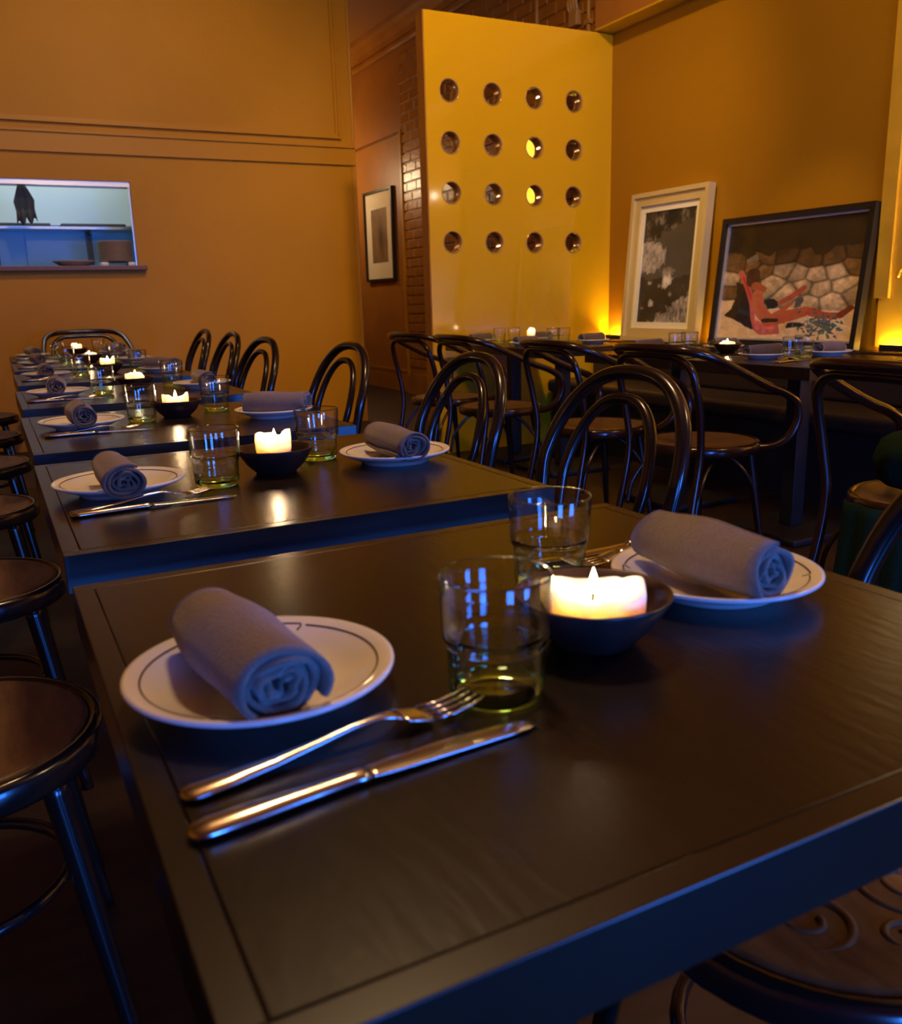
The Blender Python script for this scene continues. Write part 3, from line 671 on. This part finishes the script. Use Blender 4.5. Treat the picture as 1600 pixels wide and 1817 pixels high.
# ------------------------------------------------------------------ chairs (seat centre at origin, facing +y)
def seat_parts(t, rad=0.205, rel=False, mcol='bentwood'):
    v, f, _ = lathe([(0.0, 0.450), (0.10, 0.451), (0.15, 0.455), (0.178, 0.460), (0.186, 0.459), (0.188, 0.452), (0.188, 0.436), (0.0, 0.436)], 40)
    s = rad/0.205
    mk('seat', [(a*s, b*s, c) for a, b, c in v], f, 'seat_wood', t, smooth=True)
    v, f, _ = lathe([(0.187, 0.455), (0.193, 0.461), (0.202, 0.460), (0.208, 0.452), (0.208, 0.425), (0.203, 0.418), (0.192, 0.418), (0.187, 0.425), (0.187, 0.455)], 40)
    mk('seat_ring', [(a*s, b*s, c) for a, b, c in v], f, mcol, t, smooth=True)
    if rel:
        # embossed scroll pattern pressed into the plywood seat
        for cx, cy, rr, sg, ph in ((-0.06, 0.07, 0.055, 1, 0.3), (0.06, 0.07, 0.055, -1, 2.8), (-0.05, -0.06, 0.06, -1, 3.6), (0.05, -0.06, 0.06, 1, 5.6), (-0.115, 0.005, 0.03, 1, 2), (0.115, 0.005, 0.03, -1, 1)):
            pts = [(cx+rr*(1-q/26)*math.cos(ph+sg*q*0.5), cy+rr*(1-q/26)*math.sin(ph+sg*q*0.5), 0.4495) for q in range(22)]
            tubeobj('scroll', pts, [0.0035, 0.0055, 0.004, 0.005], 'seat_wood', t, n=8, seg=3)
def legs_front(t, m):
    for s in (-1, 1):
        tubeobj('leg', [(s*0.135, 0.125, 0.425), (s*0.15, 0.15, 0.25), (s*0.175, 0.185, 0.0)], [0.018, 0.016, 0.012], m, t)
def side_chair(name, rel=False):
    t = thing(name, (0, 0, 0), 'x', 'chair'); m = 'bentwood'
    seat_parts(t, 0.205, rel)
    legs_front(t, m)
    h = []
    low = [(0.205, -0.30, 0.0), (0.188, -0.235, 0.25), (0.183, -0.198, 0.44), (0.196, -0.215, 0.56)]
    arch = []
    for k in range(0, 17):
        a = PI*k/16; c, s = math.cos(a), math.sin(a)
        arch.append((0.206*math.copysign(abs(c)**0.85, c), -0.232-0.085*s, 0.655+0.215*s**0.92 if s > 0 else 0.655))
    pts = low+arch+[(-x, y, z) for x, y, z in reversed(low)]
    tubeobj('back_hoop', pts, 0.0165, m, t, n=12, seg=4)
    arch2 = []
    for k in range(0, 17):
        a = PI*k/16; c, s = math.cos(a), math.sin(a)
        arch2.append((0.128*math.copysign(abs(c)**0.85, c), -0.222-0.068*s, 0.63+0.185*s**0.92 if s > 0 else 0.63))
    low2 = [(0.100, -0.178, 0.44), (0.116, -0.197, 0.54)]
    tubeobj('inner_hoop', low2+arch2+[(-x, y, z) for x, y, z in reversed(low2)], 0.0125, m, t, n=10, seg=4)
    ring = [(0.155*math.cos(2*PI*k/32), -0.03+0.165*math.sin(2*PI*k/32), 0.23) for k in range(32)]
    v, f = tube(ring, 0.0095, 8, True); mk('leg_ring', v, f, m, t, smooth=True)
    return t
def arm_chair(name):
    t = thing(name, (0, 0, 0), 'x', 'chair'); m = 'bentwood_brown'
    seat_parts(t, 0.225, False, m)
    legs_front(t, m)
    half = [(0.215, -0.29, 0.0), (0.198, -0.235, 0.25), (0.196, -0.205, 0.44), (0.206, -0.225, 0.60), (0.206, -0.25, 0.70), (0.192, -0.268, 0.765), (0.14, -0.282, 0.802), (0.07, -0.288, 0.808)]
    tubeobj('back_hoop', half+[(0, -0.29, 0.809)]+[(-x, y, z) for x, y, z in reversed(half)], 0.0145, m, t, n=10, seg=5)
    half = [(0.185, 0.115, 0.437), (0.236, 0.150, 0.447), (0.272, 0.190, 0.485), (0.286, 0.215, 0.55), (0.287, 0.200, 0.612), (0.284, 0.14, 0.655), (0.278, 0.03, 0.695), (0.268, -0.10, 0.752), (0.245, -0.21, 0.803), (0.19, -0.285, 0.830), (0.10, -0.315, 0.838)]
    tubeobj('arm_rail', half+[(0, -0.322, 0.839)]+[(-x, y, z) for x, y, z in reversed(half)], 0.0165, m, t, n=12, seg=5)
    for s in (-1, 1):
        tubeobj('brace', [(s*0.19, -0.215, 0.19), (s*0.185, -0.19, 0.29), (s*0.16, -0.12, 0.38), (s*0.13, -0.03, 0.418)], 0.0085, m, t, n=8)
        tubeobj('brace', [(s*0.155, 0.158, 0.19), (s*0.15, 0.13, 0.29), (s*0.125, 0.06, 0.38), (s*0.10, 0.0, 0.418)], 0.0085, m, t, n=8)
    return t
sc0 = side_chair('bentwood_chair'); ac0 = arm_chair('bentwood_armchair'); used = set()
def place(proto, x, y, ang, label, group, z=0.0):
    if proto.name in used: o = copy_tree(proto)
    else: o = proto; used.add(proto.name)
    o.location = (x, y, z); o.rotation_euler = (0, 0, ang); o['label'] = label; o['group'] = group
    return o
# right side of the long row: facing -X
near = side_chair('bentwood_chair', rel=True)
place(near, 0.70, 0.545, PI/2-0.12, 'black bentwood chair with embossed seat at the nearest table, right edge', 'side chairs of the long row')
RS = [(0.925, 1.50, 0.10), (0.935, 2.235, 0.06), (0.935, 3.22, 0.12), (0.865, 4.15, 0.14), (0.965, 5.22, 0.06), (0.99, 6.08, 0.05)]
for i, (x, y, da) in enumerate(RS):
    place(sc0, x, y, PI/2+da, 'black bentwood chair on the right side of the %s table of the long row' % ORD[i+1], 'side chairs of the long row')
LS = [(-0.125, 1.33, 0.0), (-0.115, 2.12, 0.0), (-0.13, 2.98, 0.0), (-0.11, 3.86, 0.0), (-0.11, 4.72, 0), (-0.10, 5.62, 0)]
for i, (x, y, da) in enumerate(LS):
    place(sc0, x, y, -PI/2+da, 'black bentwood chair left of the long row, %s from the front' % ['first', 'second', 'third', 'fourth', 'fifth', 'sixth'][i], 'side chairs left of the long row')

# armchairs along the bench tables: facing +X
AC = [(2.50, 2.66, -PI/2+0.05, 'brown bentwood armchair at the bench table below the sunbather picture'),
      (2.45, 3.28, -PI/2-0.02, 'brown bentwood armchair at the bench table with the candle between pictures'),
      (2.47, 4.20, -PI/2+0.02, 'brown bentwood armchair at the near end of the table by the partition'),
      (2.46, 4.80, -PI/2+0.12, 'brown bentwood armchair at the far end of the table by the partition'),
      (2.33, 1.54, -PI/2-0.05, 'brown bentwood armchair at the right edge with a green coat on it')]
for x, y, a, lab in AC: place(ac0, x, y, a, lab, 'armchairs along the bench')
o = place(ac0, 0.62, 6.64, PI, 'dark bentwood armchair at the far end of the long row before the ochre wall', 'armchairs'); o.scale = (1.04, 1.04, 1.045)

# green coat and cream bag on the right-edge armchair
def lump(name, m, loc, rx, ry, rz, seed, tagv, n=24, amp=0.12):
    g = np.random.default_rng(seed); ph = g.uniform(0, 6.28, 6)
    prof = [(0.0, 0.0)]+[(math.sin(PI*k/10)**0.7, (1-math.cos(PI*k/10))/2) for k in range(1, 10)]+[(0.0, 1.0)]
    def fn(r, a, z):
        q = 1+amp*math.sin(3*a+ph[0]+2*z)+amp*0.6*math.sin(5*a+ph[1]-3*z)+amp*0.4*math.sin(9*a+ph[2]+6*z)
        return (r*q*math.cos(a), r*q*math.sin(a), z+0.03*math.sin(4*a+ph[3]))
    v, f, _ = lathe(prof, n, fn); o = mk(name, [(a*rx, b*ry, c*rz) for a, b, c in v], f, m, None, smooth=True); o.location = loc
    return o
coat = thing('coat', (2.33, 1.54, 0.462), 'dark green coat bundled on the armchair seat at the right edge', 'coat')
b = lump('body', 'green_cloth', (0.0, -0.02, 0.0), 0.175, 0.165, 0.19, 3, None); b.parent = coat
V, F = [], []
nx_, nz_ = 22, 12
for j in range(nz_):
    for i in range(nx_):
        t = i/(nx_-1); zz = -0.012-0.40*j/(nz_-1); an = math.radians(152+110*t)
        rr = 0.250+0.022*math.sin(t*34)*(0.3+j/nz_)+0.02*j/nz_
        V.append((rr*math.cos(an), rr*math.sin(an), zz))
for j in range(nz_-1):
    for i in range(nx_-1): a = j*nx_+i; F.append((a, a+1, a+nx_+1, a+nx_))
s_ = len(V)
o = mk('tail', V, F, 'green_cloth', coat, smooth=True); md = o.modifiers.new('thick', 'SOLIDIFY'); md.thickness = 0.006
bag = lump('bag', 'cream_paper', (2.42, 1.55, 0.652), 0.085, 0.07, 0.16, 9, None, amp=0.05)
tag(bag, 'cream cloth bag on top of the green coat at the right edge', 'bag')

# ------------------------------------------------------------------ tableware prototypes
def tumbler():
    prof = [(0.0, 0.0), (0.029, 0.0), (0.0335, 0.0025), (0.0352, 0.009), (0.0360, 0.030), (0.0364, 0.041), (0.0372, 0.0445), (0.0392, 0.0475), (0.0396, 0.051), (0.0405, 0.075), (0.0414, 0.0935), (0.0408, 0.0950), (0.0399, 0.0940), (0.0388, 0.075), (0.0378, 0.052), (0.0368, 0.0485), (0.0350, 0.0455), (0.0342, 0.041), (0.0335, 0.026), (0.0325, 0.0165), (0.029, 0.0125), (0.0, 0.0115)]
    V, F, fi = lathe(prof, 48)
    kind = [2, 1, 1, 2, 2, 3, 3, 3, 0, 0, 3, 3, 0, 0, 3, 3, 3, 2, 2, 2, 2]
    fm = [kind[i] for i in fi]
    return V, F, fm
gV, gF, gM = tumbler(); g0 = mk('tumbler', gV, gF, None, None, True, ['glass_clear', 'glass_green', 'glass_lower', 'glass_rim'], gM)
pprof = [(0.0, 0.004), (0.052, 0.004), (0.056, 0.0), (0.061, 0.0), (0.062, 0.004), (0.080, 0.011), (0.0985, 0.0185), (0.1008, 0.0205), (0.1005, 0.0225), (0.0975, 0.0232), (0.090, 0.0205), (0.074, 0.0130), (0.064, 0.0085), (0.056, 0.0075), (0.0, 0.0075)]
def plate_proto():
    t = thing('plate', (0, 0, 0), 'x', 'plate')
    v, f, _ = lathe(pprof, 64); mk('body', v, f, 'china', t, smooth=True)
    def surf(r): return float(np.interp(r, [0.064, 0.074, 0.090, 0.0975], [0.0085, 0.0130, 0.0205, 0.0232]))+0.0003
    for k in range(2):
        a0 = 0.4+k*PI; pts = []
        for q in range(3): rr = 0.0815+0.0025*q; aa = a0+0.03-0.012*q; pts.append((rr*math.cos(aa), rr*math.sin(aa), surf(rr)))
        for q in range(41): aa = a0+0.02+(PI-0.06)*q/40; rr = 0.0885-0.0012*(q/40); pts.append((rr*math.cos(aa), rr*math.sin(aa), surf(rr)))
        tubeobj('rim_line', pts, 0.0009, 'china_line', t, n=6, seg=1, flat=0.35)
    return t
p0 = plate_proto()
def napkin_mesh(seed, L=0.162, R=0.036, sq=0.88, turns=4.2, k=0.0066, th=0.0046, m='linen'):
    g = np.random.default_rng(seed); nth = int(turns*30); na = 14
    ph = g.uniform(0, 6.28, 8); V, F = [], []
    def P(th_, ax, off):
        t = th_/(2*PI); r = R-k*t-off
        fold = 1+0.05*math.sin(2*th_+ph[0]+ax*1.2)+0.06*max(0, t-0.8)*math.sin(3*th_*1.03+ph[1])+0.09*max(0, t-1.5)*math.sin(4.3*th_+ph[2])
        bulge = 1-0.06*ax*ax+0.05*math.sin(2.1*ax+ph[4])+0.03*math.sin(5*ax+ph[3])
        r = max(r*fold, 0.002)*bulge
        return (r*math.cos(th_+ph[5]), r*math.sin(th_+ph[5])*sq)
    for side in (0, 1):
        for i in range(nth+1):
            th_ = turns*2*PI*i/nth
            for a in range(na+1):
                ax = a/na*2-1; x, z = P(th_, ax, th*side)
                endw = 0.004*math.sin(1.7*th_+ph[6])+0.003*math.sin(0.45*th_*2+ph[7]) - 0.0018*(th_/(2*PI))
                y = ax*L/2 + (ax**5)*endw
                if abs(ax) == 1: # soft edge
                    y -= math.copysign(0.0, ax)
                V.append((x, y, z))
    n1 = (nth+1)*(na+1)
    def id_(s, i, a): return s*n1+i*(na+1)+a
    for i in range(nth):
        for a in range(na):
            F.append((id_(0, i, a), id_(0, i, a+1), id_(0, i+1, a+1), id_(0, i+1, a)))
            F.append((id_(1, i, a), id_(1, i+1, a), id_(1, i+1, a+1), id_(1, i, a+1)))
        for a in (0, na): F.append((id_(0, i, a), id_(0, i+1, a), id_(1, i+1, a), id_(1, i, a)))
    for i in (0, nth):
        for a in range(na): F.append((id_(0, i, a), id_(0, i, a+1), id_(1, i, a+1), id_(1, i, a)))
    zmin = min(v[2] for v in V); V = [(x, y, z-zmin) for x, y, z in V]
    o = mk('napkin_roll', V, F, m, None, smooth=True)
    return o
NAP = [napkin_mesh(11), napkin_mesh(12, R=0.034), napkin_mesh(15, L=0.165, R=0.033), napkin_mesh(18, L=0.168, R=0.035)]
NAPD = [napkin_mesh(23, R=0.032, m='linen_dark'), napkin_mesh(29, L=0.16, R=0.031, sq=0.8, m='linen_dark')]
def loft(secs, n=10):
    # secs: (x, y, z, half width, half thickness), rounded flat cross-sections along x
    V, F = [], []
    for (x, y, z, hw, ht) in secs:
        for k in range(n):
            a = 2*PI*k/n; V.append((x, y+hw*math.cos(a), z+ht*math.sin(a)))
    for i in range(len(secs)-1):
        for k in range(n): F.append((i*n+k, i*n+(k+1) % n, (i+1)*n+(k+1) % n, (i+1)*n+k))
    F.append(tuple(range(n-1, -1, -1))); F.append(tuple((len(secs)-1)*n+k for k in range(n)))
    return V, F
def fork_proto():
    t = thing('fork', (0, 0, 0), 'x', 'fork')
    mk('handle', *loft([(0.0, 0, 0.0035, 0.002, 0.001), (0.002, 0, 0.0036, 0.007, 0.002), (0.008, 0, 0.0038, 0.0105, 0.0028), (0.03, 0, 0.0042, 0.0095, 0.003), (0.06, 0, 0.0055, 0.0065, 0.003), (0.09, 0, 0.0085, 0.0038, 0.0026), (0.115, 0, 0.012, 0.0030, 0.0022), (0.135, 0, 0.013, 0.0035, 0.002), (0.145, 0, 0.0122, 0.0065, 0.0018), (0.152, 0, 0.010, 0.0105, 0.0016)]), 'cutlery_steel', t, smooth=True)
    secs = [join([loft([(0.150, 0, 0.0108, 0.010, 0.0016), (0.156, 0, 0.0085, 0.0122, 0.0015), (0.168, 0, 0.0055, 0.0128, 0.0014), (0.174, 0, 0.0045, 0.0128, 0.0013)])])]
    for k in range(4):
        y = -0.0108+0.0072*k
        secs.append(loft([(0.172, y, 0.0048, 0.0021, 0.0013), (0.19, y, 0.0042, 0.0019, 0.0012), (0.207, y, 0.0066, 0.0016, 0.0011), (0.220, y, 0.0105, 0.0008, 0.0007)], 8))
    mk('tines', *join(secs), 'cutlery_steel', t, smooth=True)
    return t
def knife_proto():
    t = thing('knife', (0, 0, 0), 'x', 'knife')
    mk('handle', *loft([(0.0, 0, 0.0042, 0.003, 0.0012), (0.003, 0, 0.0044, 0.0085, 0.003), (0.012, 0, 0.0046, 0.0108, 0.0042), (0.04, 0, 0.0046, 0.0098, 0.0044), (0.075, 0, 0.0046, 0.0076, 0.0042), (0.100, 0, 0.0046, 0.0062, 0.004), (0.106, 0, 0.0046, 0.0072, 0.0044), (0.110, 0, 0.0046, 0.0058, 0.0034)]), 'cutlery_steel', t, smooth=True)
    mk('blade', *loft([(0.109, 0, 0.0046, 0.0060, 0.0026), (0.116, 0.002, 0.0044, 0.0085, 0.0018), (0.13, 0.0025, 0.0040, 0.0098, 0.0013), (0.18, 0.0022, 0.0030, 0.0098, 0.0011), (0.215, 0.0005, 0.0026, 0.0090, 0.0010), (0.230, -0.001, 0.0024, 0.0068, 0.0009), (0.237, -0.0025, 0.0023, 0.0020, 0.0007)]), 'cutlery_steel', t, smooth=True)
    return t
f0 = fork_proto(); k0 = knife_proto()
bprof = [(0.0, 0.003), (0.026, 0.003), (0.028, 0.0), (0.034, 0.0), (0.036, 0.003), (0.050, 0.016), (0.0615, 0.034), (0.0665, 0.0425), (0.066, 0.0442), (0.0635, 0.0435), (0.058, 0.035), (0.046, 0.018), (0.032, 0.009), (0.0, 0.008)]
bV, bF, _ = lathe(bprof, 48); b0 = mk('candle_bowl', bV, bF, 'bowl_glaze', None, smooth=True)
def candle_proto(seed, R=0.034, H=0.052, wide=False):
    g = np.random.default_rng(seed); ph = g.uniform(0, 6.28, 8)
    t = thing('candle', (0, 0, 0), 'x', 'candle')
    prof = [(0.0, 0.0), (R*0.50, 0.0), (R*0.68, 0.006), (R*0.86, 0.016), (R*0.97, H*0.6), (R*0.98, H*0.86), (R*0.96, H), (R*0.86, H*1.0), (R*0.74, H*0.80), (R*0.5, H*0.70), (R*0.2, H*0.68), (0.0, H*0.68)]
    def fn(r, a, z):
        q = 1+0.06*math.sin(3*a+ph[0])+0.04*math.sin(7*a+ph[1])+(0.16*math.sin(2*a+ph[2]) if wide else 0)
        zz = z
        if z > H*0.55 and r > R*0.6:
            zz += (z/H-0.55)*H*(0.26*math.sin(2*a+ph[3])+0.16*math.sin(a+ph[6])+0.06*math.sin(5*a+ph[4])+0.02*math.sin(9*a+ph[5]))
        return (r*q*math.cos(a), r*q*math.sin(a), zz)
    v, f, _ = lathe(prof, 56, fn); mk('wax_body', v, f, 'wax', t, smooth=True)
    tubeobj('wick', [(0, 0, H*0.66), (0.0008, 0, H*0.66+0.005), (0.002, 0.001, H*0.66+0.010)], 0.0011, 'wick', t, n=6, seg=3)
    fz = H*0.66+0.007
    v, f, _ = lathe([(0, 0), (0.0028, 0.002), (0.0042, 0.006), (0.0036, 0.012), (0.0018, 0.018), (0, 0.023)], 14)
    o = mk('flame', v, f, 'flame', t, smooth=True); o.location = (0.001, 0, fz)
    return t, fz+0.012
CN = [candle_proto(3, R=0.042, H=0.040, wide=True), candle_proto(8, R=0.031, H=0.058), candle_proto(14, R=0.034, H=0.048), candle_proto(21, R=0.026, H=0.085)]
CANDLE_W = 0.42
def put(proto, loc, rz, label, group, cat=None):
    if proto.name in used: o = copy_tree(proto)
    else: o = proto; used.add(proto.name)
    o.location = loc; o.rotation_euler = (0, 0, rz); tag(o, label, cat, group); return o
def bowl_candle(x, y, which, rz, where, bowl=True, pw=1.0):
    if bowl: put(b0, (x, y, TT), rz, 'dark brown ceramic candle bowl ' + where, 'candle bowls', 'bowl')
    p, fz = CN[which]; z = TT + (0.0085 if bowl else 0.0)
    put(p, (x, y, z), rz, 'lit cream wax candle ' + where, 'lit candles')
    light('candle_light', 'POINT', (x, y, z+fz+0.006), CANDLE_W*pw, (1.0, 0.66, 0.36), 0.006)
def setting(px, py, nx_, ny_, na, nap, where, G, dark=False, rzp=0.0, tilt=0.0):
    put(p0, (px, py, TT), rzp, 'white plate with a brown rim line, ' + where, G+' plates')
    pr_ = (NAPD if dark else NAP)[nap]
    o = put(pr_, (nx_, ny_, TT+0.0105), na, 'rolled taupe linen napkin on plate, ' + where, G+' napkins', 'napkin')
    if tilt: o.rotation_euler = (tilt, 0, na)
def cutlery(fx, fy, fa, kx, ky, ka, where):
    put(f0, (fx, fy, TT), fa, 'steel fork, ' + where, 'forks'); put(k0, (kx, ky, TT), ka, 'steel knife, ' + where, 'knives')
def glass(x, y, where, rz=0.0): put(g0, (x, y, TT), rz, 'stepped glass tumbler, ' + where, 'glass tumblers', 'glass')

# ------------------------------------------------------------------ settings on the long row
G = 'long row'
setting(0.152, 0.620, 0.136, 0.612, 0.10, 0, 'left side of the nearest table', G, rzp=0.5)
setting(0.607, 0.620, 0.593, 0.612, 0.0, 1, 'right side of the nearest table', G, rzp=2.0)
cutlery(0.066, 0.492, math.atan2(0.027, 0.221), 0.062, 0.449, math.atan2(0.020, 0.236), 'left side of the nearest table')
cutlery(0.735, 0.742, PI-0.02, 0.735, 0.775, PI-0.03, 'beyond the right plate of the nearest table')
glass(0.301, 0.522, 'nearer of two on the nearest table'); glass(0.474, 0.712, 'farther of two on the nearest table')
bowl_candle(0.424, 0.572, 0, 0.4, 'on the nearest table')
setting(0.158, 1.465, 0.152, 1.430, 0.02, 2, 'left side of the second table', G, rzp=1.1)
setting(0.635, 1.462, 0.630, 1.445, -0.03, 3, 'right side of the second table', G, rzp=0.2)
cutlery(0.071, 1.330, 0.24, 0.071, 1.312, 0.045, 'left side of the second table')
glass(0.303, 1.425, 'left of the candle on the second table'); glass(0.524, 1.565, 'right of the candle on the second table')
bowl_candle(0.419, 1.485, 1, 0.9, 'on the second table')
setting(0.182, 2.34, 0.178, 2.30, 0.03, 1, 'left side of the third table', G)
setting(0.640, 2.25, 0.636, 2.215, 1.05, 0, 'right side of the third table', G)
cutlery(0.088, 2.225, 0.12, 0.088, 2.205, -0.03, 'left side of the third table')
glass(0.328, 2.37, 'left of the candle on the third table'); glass(0.542, 2.48, 'right of the candle on the third table')
bowl_candle(0.425, 2.42, 2, 1.9, 'on the third table')
for i, (xo, yc) in enumerate(((0.066, 3.235), (0.085, 4.185), (0.10, 5.13), (0.115, 6.05))):
    w_ = '%s table of the row' % ORD[i+3]; j = i % 3
    setting(xo+0.125, yc+0.03, xo+0.122, yc-0.0, 0.1*(i-1), (i+1) % 4, 'left side of the '+w_, G)
    setting(xo+0.60, yc+0.0, xo+0.60, yc-0.02, 0.6*(i % 2), (i+2) % 4, 'right side of the '+w_, G)
    cutlery(xo+0.02, yc-0.12, 0.10, xo+0.02, yc-0.14, -0.02, 'left side of the '+w_)
    glass(xo+0.263, yc-0.01, 'left of the candle on the '+w_); glass(xo+0.52, yc+0.13, 'right of the candle on the '+w_)
    bowl_candle(xo+0.385, yc+0.09, [2, 1, 0, 1][i], i*1.3, 'on the '+w_)
# ------------------------------------------------------------------ settings on the bench tables
G = 'bench side'
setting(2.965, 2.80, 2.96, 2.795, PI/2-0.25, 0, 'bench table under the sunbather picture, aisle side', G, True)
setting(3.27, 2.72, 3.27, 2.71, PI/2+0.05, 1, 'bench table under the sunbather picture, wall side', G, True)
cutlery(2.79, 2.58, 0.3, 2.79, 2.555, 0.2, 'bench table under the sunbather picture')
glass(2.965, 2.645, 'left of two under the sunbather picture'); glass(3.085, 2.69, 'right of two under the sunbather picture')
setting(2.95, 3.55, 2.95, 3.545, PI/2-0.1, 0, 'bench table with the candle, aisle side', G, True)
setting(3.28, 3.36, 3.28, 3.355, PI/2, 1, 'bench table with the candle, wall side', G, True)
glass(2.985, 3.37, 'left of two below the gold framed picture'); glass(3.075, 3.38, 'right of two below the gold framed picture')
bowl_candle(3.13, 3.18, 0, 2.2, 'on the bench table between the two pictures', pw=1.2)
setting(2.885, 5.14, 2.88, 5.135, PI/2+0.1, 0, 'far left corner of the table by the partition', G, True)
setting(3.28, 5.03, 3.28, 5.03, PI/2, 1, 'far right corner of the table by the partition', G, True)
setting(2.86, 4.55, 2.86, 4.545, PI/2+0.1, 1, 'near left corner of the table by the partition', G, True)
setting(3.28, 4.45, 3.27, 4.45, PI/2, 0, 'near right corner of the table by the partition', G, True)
glass(2.92, 4.96, 'first of four by the partition'); glass(3.015, 4.94, 'second of four by the partition')
glass(3.07, 4.57, 'third of four by the partition'); glass(3.14, 4.56, 'fourth of four by the partition')
bowl_candle(3.08, 4.84, 3, 0.5, 'on the table by the yellow partition', bowl=False, pw=1.2)
